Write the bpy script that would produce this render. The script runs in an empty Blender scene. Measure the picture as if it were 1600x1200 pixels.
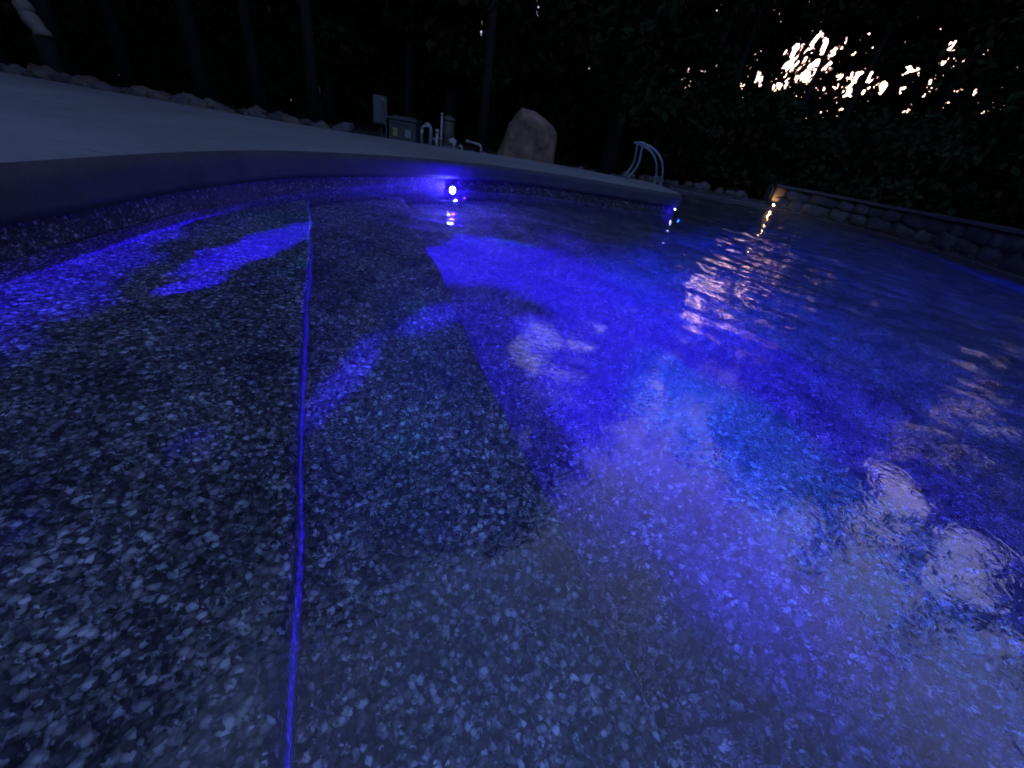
import bpy, bmesh, math, random
import numpy as np
from mathutils import Vector, Matrix, noise, geometry

R = math.radians
random.seed(7)
rng = np.random.default_rng(11)
sc = bpy.context.scene
COL = sc.collection

# ------------------------------------------------------------------ helpers
def tag(o, label=None, cat=None, group=None, kind=None):
    if label: o['label'] = label
    if cat: o['category'] = cat
    if group: o['group'] = group
    if kind: o['kind'] = kind
    return o

def link(name, mesh, mat=None, parent=None, loc=None, rotz=0.0, smooth=False):
    o = bpy.data.objects.new(name, mesh)
    COL.objects.link(o)
    if mat is not None and len(mesh.materials) == 0:
        mesh.materials.append(mat)
    if parent is not None: o.parent = parent
    if loc is not None: o.location = loc
    o.rotation_euler = (0, 0, rotz)
    if smooth:
        mesh.polygons.foreach_set('use_smooth', [True]*len(mesh.polygons))
    return o

def empty(name, loc, rotz=0.0, **kw):
    o = bpy.data.objects.new(name, None); COL.objects.link(o)
    o.location = loc; o.rotation_euler = (0, 0, rotz); o.empty_display_size = .1
    return tag(o, **kw)

def bm_mesh(bm, name):
    bmesh.ops.recalc_face_normals(bm, faces=bm.faces)
    me = bpy.data.meshes.new(name); bm.to_mesh(me); bm.free(); return me

def box(bm, c, s, bevel=0.0, rotz=0.0, tilt=0.0):
    r = bmesh.ops.create_cube(bm, size=1.0)
    vs = r['verts']
    bmesh.ops.scale(bm, vec=s, verts=vs)
    if bevel > 0:
        es = list({e for v in vs for e in v.link_edges})
        rb = bmesh.ops.bevel(bm, geom=es, offset=bevel, segments=2, affect='EDGES', profile=.6)
        vs = list({v for f in rb['faces'] for v in f.verts} | {v for v in vs if v.is_valid})
    m = Matrix.Translation(c) @ Matrix.Rotation(rotz, 4, 'Z') @ Matrix.Rotation(tilt, 4, 'X')
    bmesh.ops.transform(bm, matrix=m, verts=vs)
    return vs

def tube(bm, pts, rad, seg=10, cap=True):
    pts = [Vector(p) for p in pts]
    if not hasattr(rad, '__len__'): rad = [rad]*len(pts)
    rings = []
    ref = None
    for i, p in enumerate(pts):
        if i == 0: t = pts[1]-p
        elif i == len(pts)-1: t = p-pts[i-1]
        else: t = pts[i+1]-pts[i-1]
        t.normalize()
        if ref is None:
            ref = Vector((0, 0, 1)) if abs(t.z) < .9 else Vector((1, 0, 0))
            ref = (ref - t*ref.dot(t)).normalized()
        else:
            ref = (ref - t*ref.dot(t)).normalized()
        b = t.cross(ref)
        rings.append([bm.verts.new(p + (ref*math.cos(2*math.pi*k/seg) + b*math.sin(2*math.pi*k/seg))*rad[i]) for k in range(seg)])
    for a, b_ in zip(rings[:-1], rings[1:]):
        for k in range(seg):
            bm.faces.new((a[k], a[(k+1) % seg], b_[(k+1) % seg], b_[k]))
    if cap:
        bm.faces.new(rings[0][::-1]); bm.faces.new(rings[-1])

def lathe(bm, prof, seg=24, c=(0, 0, 0)):
    rings = []
    for r, z in prof:
        rings.append([bm.verts.new((c[0]+r*math.cos(2*math.pi*k/seg), c[1]+r*math.sin(2*math.pi*k/seg), c[2]+z)) for k in range(seg)])
    for a, b_ in zip(rings[:-1], rings[1:]):
        for k in range(seg):
            bm.faces.new((a[k], a[(k+1) % seg], b_[(k+1) % seg], b_[k]))
    bm.faces.new(rings[0][::-1]); bm.faces.new(rings[-1])

def arc(p0, p1, p2, n=8):      # quadratic bezier
    p0, p1, p2 = Vector(p0), Vector(p1), Vector(p2)
    return [(p0*(1-t)**2 + p1*2*t*(1-t) + p2*t*t) for t in [i/n for i in range(n+1)]]

def catmull(P, sub=4):
    out = []
    n = len(P)
    for i in range(n):
        p0, p1, p2, p3 = [np.array(P[(i+k-1) % n], float) for k in range(4)]
        for s in range(sub):
            t = s/sub
            out.append(tuple(.5*((2*p1)+(-p0+p2)*t+(2*p0-5*p1+4*p2-p3)*t*t+(-p0+3*p1-3*p2+p3)*t**3)))
    return out

# ------------------------------------------------------------------ materials
def mat(name):
    m = bpy.data.materials.new(name); m.use_nodes = True
    nt = m.node_tree; nt.nodes.clear()
    out = nt.nodes.new('ShaderNodeOutputMaterial')
    return m, nt, out

def nd(nt, t, **kw):
    n = nt.nodes.new(t)
    for k, v in kw.items():
        if k in n.inputs.keys() if isinstance(k, str) else False: n.inputs[k].default_value = v
        else: setattr(n, k, v)
    return n

def ramp(nt, fac, stops, interp='LINEAR'):
    r = nt.nodes.new('ShaderNodeValToRGB')
    r.color_ramp.interpolation = interp
    el = r.color_ramp.elements
    while len(el) < len(stops): el.new(.5)
    for e, (p, c) in zip(el, stops):
        e.position = p; e.color = (*c, 1) if len(c) == 3 else c
    nt.links.new(fac, r.inputs['Fac'])
    return r.outputs['Color']

def coords(nt, kind='Object', scale=(1, 1, 1)):
    tc = nt.nodes.new('ShaderNodeTexCoord')
    mp = nt.nodes.new('ShaderNodeMapping'); mp.inputs['Scale'].default_value = scale
    nt.links.new(tc.outputs[kind], mp.inputs['Vector'])
    return mp.outputs['Vector']

def noise_tex(nt, vec, scale, detail=4, rough=.55, dist=0):
    n = nt.nodes.new('ShaderNodeTexNoise')
    n.inputs['Scale'].default_value = scale; n.inputs['Detail'].default_value = detail
    n.inputs['Roughness'].default_value = rough; n.inputs['Distortion'].default_value = dist
    nt.links.new(vec, n.inputs['Vector'])
    return n.outputs['Fac']

def principled(nt, out, rough=.7, spec=.4, metal=0.0):
    b = nt.nodes.new('ShaderNodeBsdfPrincipled')
    b.inputs['Roughness'].default_value = rough
    b.inputs['Specular IOR Level'].default_value = spec
    b.inputs['Metallic'].default_value = metal
    nt.links.new(b.outputs[0], out.inputs['Surface'])
    return b

def bump(nt, b, h, strength=.4, dist=.01):
    n = nt.nodes.new('ShaderNodeBump')
    n.inputs['Strength'].default_value = strength; n.inputs['Distance'].default_value = dist
    nt.links.new(h, n.inputs['Height']); nt.links.new(n.outputs[0], b.inputs['Normal'])

def mottled(name, cols, scale=6, rough=.75, bumpd=.004, bscale=None, spec=.35, metal=0.0):
    m, nt, out = mat(name)
    v = coords(nt)
    f = noise_tex(nt, v, scale, 6, .6)
    k = len(cols)
    c = ramp(nt, f, [(.28+.44*i/(k-1), cols[i]) for i in range(k)])
    b = principled(nt, out, rough, spec, metal)
    nt.links.new(c, b.inputs['Base Color'])
    f2 = noise_tex(nt, v, bscale or scale*7, 5, .65)
    bump(nt, b, f2, .6, bumpd)
    return m

M = {}
M['pvc'] = mottled('white_pvc', [(.2, .2, .2), (.29, .28, .28)], 9, .4, .001)
M['panel_grey'] = mottled('panel_grey', [(.05, .05, .058), (.085, .085, .095)], 7, .45, .001)
M['dark_grey'] = mottled('dark_grey', [(.035, .035, .04), (.055, .055, .06)], 7, .5, .001)
M['darker'] = mottled('darker_plastic', [(.03, .03, .035), (.05, .05, .055)], 9, .45, .001)
M['yellow'] = mottled('yellow_sticker', [(.26, .24, .01), (.32, .3, .02)], 20, .5, .0005)
M['white_label'] = mottled('white_sticker', [(.2, .2, .2), (.28, .28, .28)], 20, .5, .0005)
M['ink'] = mottled('ink', [(.04, .04, .04), (.06, .06, .06)], 9, .6, .0005)
M['tan'] = mottled('tan_tank', [(.05, .042, .03), (.08, .066, .048)], 8, .5, .001)
M['steel'] = mottled('rail_steel', [(.12, .135, .15), (.19, .21, .23)], 5, .3, .0005, metal=.35)
M['boulder'] = mottled('boulder_stone', [(.05, .028, .02), (.14, .085, .058), (.26, .165, .11)], 3.2, .9, .03, 11)
M['bark'] = mottled('bark', [(.006, .005, .004), (.014, .011, .009)], 5, .95, .02, 12)
M['pale_wood'] = mottled('pale_wood', [(.1, .08, .06), (.22, .18, .14)], 3, .8, .01, 20)
M['soil'] = mottled('mulch', [(.02, .016, .012), (.045, .035, .026), (.07, .055, .042)], 3, .95, .02, 22)
for i, (a, b_) in enumerate([((.045, .027, .022), (.1, .06, .045)), ((.035, .034, .036), (.08, .076, .078)), ((.02, .018, .018), (.05, .045, .044)), ((.05, .04, .032), (.11, .09, .07))]):
    M['rock%d' % i] = mottled('rubble_rock_%d' % i, [a, b_], 7, .9, .01, 30)
M['wall_stone'] = mottled('wall_stone', [(.025, .024, .026), (.05, .046, .05), (.12, .11, .115)], 1.7, .9, .012, 16)
M['wall_cap'] = mottled('wall_cap', [(.05, .042, .052), (.085, .07, .085)], 4, .85, .006, 25)
M['lamp_body'] = mottled('lamp_bronze', [(.05, .035, .02), (.08, .06, .04)], 8, .5, .001)

# leaves
def leaf_mat(name, a, b_):
    m, nt, out = mat(name)
    oi = nt.nodes.new('ShaderNodeObjectInfo')
    v = coords(nt)
    f = noise_tex(nt, v, .9, 3, .6)
    c = ramp(nt, f, [(.3, a), (.7, b_)])
    mix = nt.nodes.new('ShaderNodeHueSaturation')
    mr = nt.nodes.new('ShaderNodeMapRange'); mr.inputs['To Min'].default_value = .7; mr.inputs['To Max'].default_value = 1.3
    nt.links.new(oi.outputs['Random'], mr.inputs['Value'])
    nt.links.new(mr.outputs[0], mix.inputs['Value']); nt.links.new(c, mix.inputs['Color'])
    d = nt.nodes.new('ShaderNodeBsdfDiffuse'); nt.links.new(mix.outputs[0], d.inputs['Color'])
    nt.links.new(d.outputs[0], out.inputs['Surface'])
    return m
M['leaf'] = leaf_mat('leaf_dark', (.01, .016, .007), (.022, .034, .013))
M['leaf2'] = leaf_mat('leaf_mid', (.009, .014, .006), (.02, .028, .012))

# deck concrete
def deck_material():
    m, nt, out = mat('deck_concrete')
    v = coords(nt)
    f = noise_tex(nt, v, .8, 7, .6)
    g = noise_tex(nt, v, 9, 5, .6)
    mx = nt.nodes.new('ShaderNodeMix'); mx.data_type = 'FLOAT'; mx.inputs[0].default_value = .3
    nt.links.new(f, mx.inputs[2]); nt.links.new(g, mx.inputs[3])
    c = ramp(nt, mx.outputs[0], [(.3, DECK_A), (.55, DECK_B), (.75, DECK_C)])
    # two hairline cracks crossing the edge, wandering
    sep = nt.nodes.new('ShaderNodeSeparateXYZ'); nt.links.new(v, sep.inputs[0])
    w = noise_tex(nt, v, 6, 3, .6)
    prev = c
    for (y0, x1) in ((1.98, -1.0), (2.42, -1.0), (5.3, -1.0)):
        a = nt.nodes.new('ShaderNodeMath'); a.operation = 'MULTIPLY_ADD'; a.inputs[1].default_value = .16; a.inputs[2].default_value = -y0-.08
        nt.links.new(w, a.inputs[0])
        s = nt.nodes.new('ShaderNodeMath'); s.operation = 'ADD'; nt.links.new(sep.outputs['Y'], s.inputs[0]); nt.links.new(a.outputs[0], s.inputs[1])
        ab = nt.nodes.new('ShaderNodeMath'); ab.operation = 'ABSOLUTE'; nt.links.new(s.outputs[0], ab.inputs[0])
        lt = nt.nodes.new('ShaderNodeMapRange'); lt.inputs['From Min'].default_value = .001; lt.inputs['From Max'].default_value = .006
        nt.links.new(ab.outputs[0], lt.inputs['Value'])
        # only near the coping (x > -2.25)
        gx = nt.nodes.new('ShaderNodeMath'); gx.operation = 'LESS_THAN'; gx.inputs[1].default_value = -2.32
        nt.links.new(sep.outputs['X'], gx.inputs[0])
        mxm = nt.nodes.new('ShaderNodeMath'); mxm.operation = 'MAXIMUM'; nt.links.new(lt.outputs[0], mxm.inputs[0]); nt.links.new(gx.outputs[0], mxm.inputs[1])
        mm = nt.nodes.new('ShaderNodeMix'); mm.data_type = 'RGBA'; mm.inputs['A'].default_value = (.02, .02, .02, 1)
        nt.links.new(mxm.outputs[0], mm.inputs['Factor']); nt.links.new(prev, mm.inputs['B'])
        prev = mm.outputs['Result']
    b = principled(nt, out, .85, .25)
    nt.links.new(prev, b.inputs['Base Color'])
    bump(nt, b, noise_tex(nt, v, 120, 4, .7), .5, .003)
    return m
DECK_A, DECK_B, DECK_C = (.095, .088, .088), (.15, .142, .142), (.2, .19, .188)
M['deck'] = deck_material()

M['coping'] = mottled('coping_painted_shade', [(.02, .02, .024), (.042, .04, .045)], 5, .8, .003, 60)  # deck concrete darkened for the edge face: shade put into its colour
# pebble printed liner
def liner_material(name, gain=1.0, scale=48., k=1.0):
    sat = lambda c: tuple(min(.85, x*k*.72) for x in c)
    m, nt, out = mat(name)
    v = coords(nt)
    # gentle wobble so that stones are not perfect cells
    nz = nt.nodes.new('ShaderNodeTexNoise'); nz.inputs['Scale'].default_value = 22; nz.inputs['Detail'].default_value = 2
    nt.links.new(v, nz.inputs['Vector'])
    va = nt.nodes.new('ShaderNodeVectorMath'); va.operation = 'MULTIPLY_ADD'
    va.inputs[1].default_value = (.016, .016, .016)
    nt.links.new(nz.outputs['Color'], va.inputs[0]); nt.links.new(v, va.inputs[2])
    def vor(sc_):
        t = nt.nodes.new('ShaderNodeTexVoronoi'); t.inputs['Scale'].default_value = sc_; t.inputs['Randomness'].default_value = 1
        nt.links.new(va.outputs[0], t.inputs['Vector']); return t
    A = vor(scale); B = vor(scale*2.3)
    def cellramp(t, stops):
        s = nt.nodes.new('ShaderNodeSeparateColor'); nt.links.new(t.outputs['Color'], s.inputs[0])
        return ramp(nt, s.outputs[0], stops), s
    g = gain
    cA, sA = cellramp(A, [(p_, sat(c_)) for p_, c_ in [(0, (.028, .028, .032)), (.44, (.07, .066, .068)), (.66, (.13, .115, .11)), (.82, (.25, .235, .23)), (.92, (.5, .52, .55)), (1., (.9, .92, .96))]])
    cB, sB = cellramp(B, [(p_, sat(c_)) for p_, c_ in [(0, (.03, .03, .036)), (.5, (.085, .08, .08)), (.8, (.19, .19, .2)), (1, (.65, .66, .7))]])
    # which scale wins
    pick = ramp(nt, sA.outputs[1], [(.45, (0, 0, 0)), (.5, (1, 1, 1))])
    mx = nt.nodes.new('ShaderNodeMix'); mx.data_type = 'RGBA'
    nt.links.new(pick, mx.inputs['Factor']); nt.links.new(cA, mx.inputs['A']); nt.links.new(cB, mx.inputs['B'])
    # dark grout round the stones
    ed = ramp(nt, A.outputs['Distance'], [(.3, (1, 1, 1)), (.66, (.26, .26, .27))])
    mu = nt.nodes.new('ShaderNodeMix'); mu.data_type = 'RGBA'; mu.blend_type = 'MULTIPLY'; mu.inputs['Factor'].default_value = .85
    nt.links.new(mx.outputs['Result'], mu.inputs['A']); nt.links.new(ed, mu.inputs['B'])
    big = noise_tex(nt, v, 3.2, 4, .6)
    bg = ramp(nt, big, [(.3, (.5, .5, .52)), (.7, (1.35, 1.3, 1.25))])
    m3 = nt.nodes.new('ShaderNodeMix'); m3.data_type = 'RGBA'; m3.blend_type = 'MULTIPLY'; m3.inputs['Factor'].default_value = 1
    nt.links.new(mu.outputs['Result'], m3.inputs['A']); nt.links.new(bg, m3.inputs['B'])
    b = principled(nt, out, .55, .25)
    nt.links.new(m3.outputs['Result'], b.inputs['Base Color'])
    return m
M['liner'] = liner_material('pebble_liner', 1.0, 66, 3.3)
M['liner_dry'] = liner_material('pebble_border', 1.0, 70, .6)
M['liner_deep'] = mottled('deep_liner', [(.24, .26, .3), (.42, .44, .48)], 14, .6, .001)
M['step_edge'] = mottled('step_edge', [(.25, .25, .27), (.34, .34, .36)], 12, .55, .001)

# ------------------------------------------------------------------ pool outline (metres, water level z = 0)
P = [(-1.4, -1.2), (-1.75, -.5), (-1.92, .3), (-2.0, 1.3), (-2.08, 1.9), (-2.14, 2.5), (-2.12, 3.2), (-1.92, 3.95), (-1.6, 4.7), (-1.2, 5.35),
     (-.7, 5.95), (-.05, 6.4), (.65, 6.65), (1.4, 6.83), (1.88, 6.93), (2.08, 7.05), (2.16, 7.35), (2.15, 8.2), (2.12, 9.2), (2.4, 11), (3.0, 12.8), (4, 13.75),
     (5.5, 13.9), (7.1, 13.8), (8.1, 12.9), (8.55, 11.5), (8.6, 10.3), (8.35, 8.8), (7.85, 7.0), (7.2, 5), (6.5, 2.5), (5.5, 0), (3.5, -1.8), (1.5, -2.2), (0, -2.0)]
SUB = 5
O = catmull(P, SUB)
NO = len(O)
def normal_at(i):
    a = np.array(O[(i-1) % NO]); b_ = np.array(O[(i+1) % NO]); t = b_-a; t /= np.linalg.norm(t)
    return np.array([-t[1], t[0]])      # outline runs clockwise -> left side is outside the pool
NRM = [normal_at(i) for i in range(NO)]
def off(i, d):
    i %= NO
    return (O[i][0]+NRM[i][0]*d, O[i][1]+NRM[i][1]*d)

def sweep(name, idx, prof, material, parent=None, close=False):
    """profile (outward offset, z) swept along the outline"""
    bm = bmesh.new()
    rows = []
    for i in idx:
        rows.append([bm.verts.new((*off(i, d), z)) for d, z in prof])
    n = len(rows)
    for a in range(n if close else n-1):
        b_ = (a+1) % n
        for k in range(len(prof)-1):
            bm.faces.new((rows[a][k], rows[b_][k], rows[b_][k+1], rows[a][k+1]))
    if not close:
        for r in (rows[0], rows[-1]):
            try: bm.faces.new(r)
            except Exception: pass
    me = bm_mesh(bm, name)
    return me

# ------------------------------------------------------------------ ground with a hole for the pool
def sheet_with_hole(name, outer, hole, z, material):
    polys = [[Vector((x, y, z)) for x, y in outer], [Vector((x, y, z)) for x, y in hole]]
    tri = geometry.tessellate_polygon(polys)
    vs = [tuple(v) for p in polys for v in p]
    me = bpy.data.meshes.new(name); me.from_pydata(vs, [], tri); me.update()
    return link(name, me, material)
circ = [(150*math.cos(a), 150*math.sin(a)) for a in np.linspace(0, 2*math.pi, 48, endpoint=False)]
hole = [off(i, .06) for i in range(NO)]
ground = sheet_with_hole('ground', circ, hole, .03, M['soil'])
tag(ground, kind='structure', label='dark mulch and soil under the trees')

# pool shell : vertical liner walls and floor
me = sweep('pool_border', range(NO), [(0, .19), (0, -.012)], M['liner_dry'], close=True)
o = link('pool_border', me, M['liner_dry']); tag(o, kind='structure', label='dark pebble border band above the waterline')
me = sweep('pool_wall', range(NO), [(0, -.012), (0, -1.7)], M['liner'], close=True)
o = link('pool_wall', me, M['liner']); tag(o, kind='structure', label='pebble patterned pool liner wall')
fl = [off(i, .02) for i in range(NO)]
tri = geometry.tessellate_polygon([[Vector((x, y, -1.62)) for x, y in fl]])
me = bpy.data.meshes.new('pool_floor'); me.from_pydata([(x, y, -1.62) for x, y in fl], [], tri)
o = link('pool_floor', me, M['liner']); tag(o, kind='structure', label='deep pool floor')

# ------------------------------------------------------------------ submerged steps : each a terrace with its own edge
def terrace(name, edge, z, zbot, label, lip=True, slope=0.0):
    """edge: polyline of the front edge (pool side); terrace fills everything to the left of it"""
    bm = bmesh.new()
    e = [Vector((x, y)) for x, y in edge]
    # resample
    pts = []
    for a, b_ in zip(e[:-1], e[1:]):
        n = max(2, int((b_-a).length/.06))
        for k in range(n): pts.append(a.lerp(b_, k/n))
    pts.append(e[-1])
    nr = []
    for i in range(len(pts)):
        t = (pts[min(i+1, len(pts)-1)]-pts[max(i-1, 0)]).normalized()
        nr.append(Vector((-t.y, t.x)))       # towards the deep side
    r = .022
    prof = [(-.06, 0)]+([(0, 0)] if slope else [(-r+r*math.sin(a), -r+r*math.cos(a)) for a in np.linspace(0, math.pi/2, 5)])+([(slope*f, (zbot-z)*f**1.15) for f in (.03, .06, .1, .2, .3, .45, .6, .8, 1.0)] if slope else [(0, -.12), (0, zbot-z)])
    rows = []
    for p, n in zip(pts, nr):
        wob = .0015*noise.noise(Vector((p.x*3, p.y*3, z*9)))
        rows.append([bm.verts.new((p.x+n.x*(d+wob), p.y+n.y*(d+wob), z+h)) for d, h in prof])
    for a, b_ in zip(rows[:-1], rows[1:]):
        for k in range(len(prof)-1): bm.faces.new((a[k], a[k+1], b_[k+1], b_[k]))
    back = [bm.verts.new((x, y, z)) for x, y in ((-3.2, -2.6), (-3.2, 7.2))]
    loop = [r_[0] for r_ in rows]+([back[0], back[1]] if pts[-1].y < pts[0].y else [])
    for t in geometry.tessellate_polygon([[v_.co.copy() for v_ in loop]]):
        bm.faces.new([loop[k] for k in t])
    me = bm_mesh(bm, name)
    o = link(name, me, M['liner'], smooth=False)
    if slope:
        me.materials.append(M['liner_deep'])
        for p in me.polygons:
            if False: p.material_index = 1
    return tag(o, kind='structure', label=label)
Z1, Z2, Z3 = -.24, -.5, -.82
E1 = [(-2.35, 4.05), (-1.76, 3.05), (-1.3, 2.18), (-1.09, 1.76), (-.73, 1.06), (-.48, .6), (-.345, .32), (-.26, .155), (.1, -.6), (.5, -1.5)]
E2 = [(-2.0, 5.5), (-1.33, 4.1), (-.62, 2.55), (-.13, 1.55), (.05, 1.2), (.2, .93), (.55, .2), (.95, -.7), (1.3, -1.6)]
E3 = [(-.9, 6.6), (-.2, 4.9), (.13, 3.9), (.6, 3.1), (1.0, 2.35), (1.17, 1.85), (1.2, 1.35), (1.12, .9), (1.08, .4), (1.15, -.3), (1.3, -1.6)]
terrace('pool_step', E1, Z1, Z2-.01, 'top pebble patterned pool step beside the left wall')
terrace('pool_step', E2, Z2, Z3-.01, 'middle pebble patterned pool step under water')
terrace('pool_bench', E3, Z3, -1.63, 'lowest pool ledge sloping to the deep floor', slope=4.2)

# ------------------------------------------------------------------ deck
iA, iB = 0, 18*SUB             # outline range that carries the raised deck
idx = list(range(iA, iB+1))
top = .32
rr = .07
prof = [(0.0, .13), (-.04, .13), (-.04, .17), (-.035, .24)] + [(-.035+rr-rr*math.cos(a), top-rr+rr*math.sin(a)) for a in np.linspace(.15, math.pi/2, 7)] + [(.22, top)]
bm = bmesh.new()
rows = []
for i in idx:
    wob = .006*noise.noise(Vector((O[i][0]*1.7, O[i][1]*1.7, 3)))
    rows.append([bm.verts.new((*off(i, d+wob), z)) for d, z in prof])
for a, b_ in zip(rows[:-1], rows[1:]):
    for k in range(len(prof)-1): bm.faces.new((a[k], b_[k], b_[k+1], a[k+1]))
# the deck slab behind the edge
inner = [tuple(r[-1].co)[:2] for r in rows]
FAR = [(1.9, 9.25), (1.2, 9.1), (.5, 9.3), (-.4, 9.2), (-.9, 8.9), (-1.8, 8.1), (-3.0, 7.4), (-3.7, 7.0), (-4.4, 6.75), (-5.5, 6.55), (-7.3, 6.35), (-9.5, 6.2), (-12, 6.0), (-12, -4), (-1.5, -4)]
poly = [Vector((x, y, top)) for x, y in inner] + [Vector((x, y, top)) for x, y in FAR]
tri = geometry.tessellate_polygon([poly])
vv = [rows[i][-1] for i in range(len(rows))] + [bm.verts.new((x, y, top)) for x, y in FAR]
for t in tri:
    try: bm.faces.new([vv[k] for k in t])
    except Exception: pass
low = [bm.verts.new((x, y, .0)) for x, y in FAR]
for k in range(len(FAR)-1):
    bm.faces.new((vv[len(rows)+k], vv[len(rows)+k+1], low[k+1], low[k]))
me = bm_mesh(bm, 'pool_deck')
deck = link('pool_deck', me, M['deck'])
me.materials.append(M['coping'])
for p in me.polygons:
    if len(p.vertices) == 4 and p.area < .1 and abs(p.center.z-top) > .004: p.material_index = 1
tag(deck, kind='structure', label='pale concrete pool deck with rounded overhanging edge')
for p in me.polygons: p.use_smooth = len(p.vertices) == 4 and p.area < .1

# low coping along the far shore and behind the camera
for a, b_ in ((iB, 23*SUB), (31*SUB, 35*SUB)):
    me = sweep('pool_coping', range(a, b_+1), [(0.0, -.03), (-.02, -.03), (-.02, .06), (0, .085), (.03, .09), (.34, .09), (.36, .02)], None)
    o = link('pool_coping', me, M['wall_cap']); tag(o, kind='structure', label='low pale coping along the pool shore')

# ------------------------------------------------------------------ water surface : real ripples
WAVES = []
wr = random.Random(5)
def wave_h(x, y):
    h = 0*x
    for kx, ky, ph, am in WAVES:
        h = h+am*np.sin(kx*x+ky*y+ph+1.1*np.sin(.35*ky*x-.35*kx*y+ph*2))
    return h
for lam, slope, n in ((1.4, .010, 5), (.62, .018, 6), (.31, .017, 8), (.16, .006, 9)):
    for _ in range(n):
        a = wr.gauss(.9, 1.0); l = lam*wr.uniform(.75, 1.3); k = 2*math.pi/l
        WAVES.append((k*math.cos(a), k*math.sin(a), wr.uniform(0, 6.28), slope*1.41/k/math.sqrt(n)))
Oarr = np.array([off(i, .02) for i in range(NO)])
def inside(px, py, poly):
    x, y = poly[:, 0], poly[:, 1]; x2, y2 = np.roll(x, -1), np.roll(y, -1)
    c = np.zeros(px.shape, bool)
    for a, b_, c_, d in zip(x, y, x2, y2):
        if b_ == d: continue
        c ^= ((b_ > py) != (d > py)) & (px < (c_-a)*(py-b_)/(d-b_)+a)
    return c
st = .035
gx = np.arange(-2.4, 8.9, st); gy = np.arange(-2.5, 14.2, st)
X, Y = np.meshgrid(gx, gy)
ins = inside(X+st/2, Y+st/2, Oarr)
calm = 1.0+1.1*np.clip((np.hypot(X, Y)-1.6)/1.6, 0, 1) - 2.07*np.exp(-(((X+1.1)/.55)**2+((Y-4.9)/.6)**2)**2) - .6*np.exp(-(((X-.75)/.6)**2+((Y-.45)/.5)**2))      # slack water by the steps
Zw = wave_h(X, Y)*calm
nx, ny = X.shape[1], X.shape[0]
ids = np.arange(nx*ny).reshape(ny, nx)
q = np.stack([ids[:-1, :-1], ids[:-1, 1:], ids[1:, 1:], ids[1:, :-1]], -1)[ins[:-1, :-1]]
used, inv = np.unique(q.ravel(), return_inverse=True)
verts = np.stack([X.ravel(), Y.ravel(), Zw.ravel()], -1)[used]
def np_mesh(name, verts, quads):
    me = bpy.data.meshes.new(name)
    nq, k = quads.shape
    me.vertices.add(len(verts)); me.vertices.foreach_set('co', verts.astype(np.float32).ravel())
    me.loops.add(nq*k); me.loops.foreach_set('vertex_index', quads.astype(np.int32).ravel())
    me.polygons.add(nq); me.polygons.foreach_set('loop_start', np.arange(0, nq*k, k, dtype=np.int32))
    me.update(); me.validate()
    return me
me = np_mesh('water', verts, inv.reshape(-1, 4))
m, nt, out = mat('pool_water')
v = coords(nt)
fr = nt.nodes.new('ShaderNodeFresnel'); fr.inputs['IOR'].default_value = WATER_F = 1.54
rf = nt.nodes.new('ShaderNodeBsdfRefraction'); rf.inputs['IOR'].default_value = 1.33; rf.inputs['Roughness'].default_value = 0.0
rf.inputs['Color'].default_value = (.9, .95, 1, 1)
gl = nt.nodes.new('ShaderNodeBsdfGlossy'); gl.inputs['Roughness'].default_value = 0.02; gl.inputs['Color'].default_value = (1, 1, 1, 1)
ms = nt.nodes.new('ShaderNodeMixShader')
nt.links.new(fr.outputs[0], ms.inputs[0]); nt.links.new(rf.outputs[0], ms.inputs[1]); nt.links.new(gl.outputs[0], ms.inputs[2])
bp = nt.nodes.new('ShaderNodeBump'); bp.inputs['Strength'].default_value = 1; bp.inputs['Distance'].default_value = .0008
vm = coords(nt, scale=(1, 1, 1))
nz = noise_tex(nt, vm, 24, 2, .5, 1.6)
gd = nt.nodes.new('ShaderNodeVectorMath'); gd.operation = 'DISTANCE'; gd.inputs[1].default_value = (-1.05, 4.95, 0)
nt.links.new(v, gd.inputs[0])
gm = nt.nodes.new('ShaderNodeMapRange'); gm.inputs['From Min'].default_value = .35; gm.inputs['From Max'].default_value = 1.0
nt.links.new(gd.outputs['Value'], gm.inputs['Value']); nt.links.new(gm.outputs[0], bp.inputs['Strength'])
nt.links.new(nz, bp.inputs['Height'])
for s in (fr, rf, gl): nt.links.new(bp.outputs[0], s.inputs['Normal'])
nt.links.new(ms.outputs[0], out.inputs['Surface'])
water = link('water', me, m, smooth=True)
tag(water, kind='structure', label='rippled pool water glowing blue from underwater lamps')
water.visible_shadow = False       # light passes through water

# ------------------------------------------------------------------ pool lamps
def emis(name, col, s):
    m, nt, out = mat(name)
    e = nt.nodes.new('ShaderNodeEmission'); e.inputs[0].default_value = (*col, 1); e.inputs[1].default_value = s
    nt.links.new(e.outputs[0], out.inputs['Surface']); return m
def pool_lamp(loc, az, label, r=.032, strength=60.):
    """az: direction the lamp faces (degrees from +Y towards +X)"""
    t = empty('pool_lamp', loc, -R(az), label=label, cat='pool light')
    bm = bmesh.new()
    lathe(bm, [(r*1.9, 0), (r*1.9, .006), (r*1.5, .014), (r*1.15, .016), (r*1.1, .006)], 28)
    me = bm_mesh(bm, 'bezel'); me.transform(Matrix.Rotation(R(-90), 4, 'X'))
    link('bezel', me, M['darker'], t)
    bm = bmesh.new()
    lathe(bm, [(r, .008), (r*.96, .018), (r*.7, .026), (r*.3, .03), (.001, .031)], 28)
    me = bm_mesh(bm, 'lens'); me.transform(Matrix.Rotation(R(-90), 4, 'X'))
    link('lens', me, emis('lamp_lens', (.35, .35, 1.0), strength), t, smooth=True)
    return t
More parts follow.
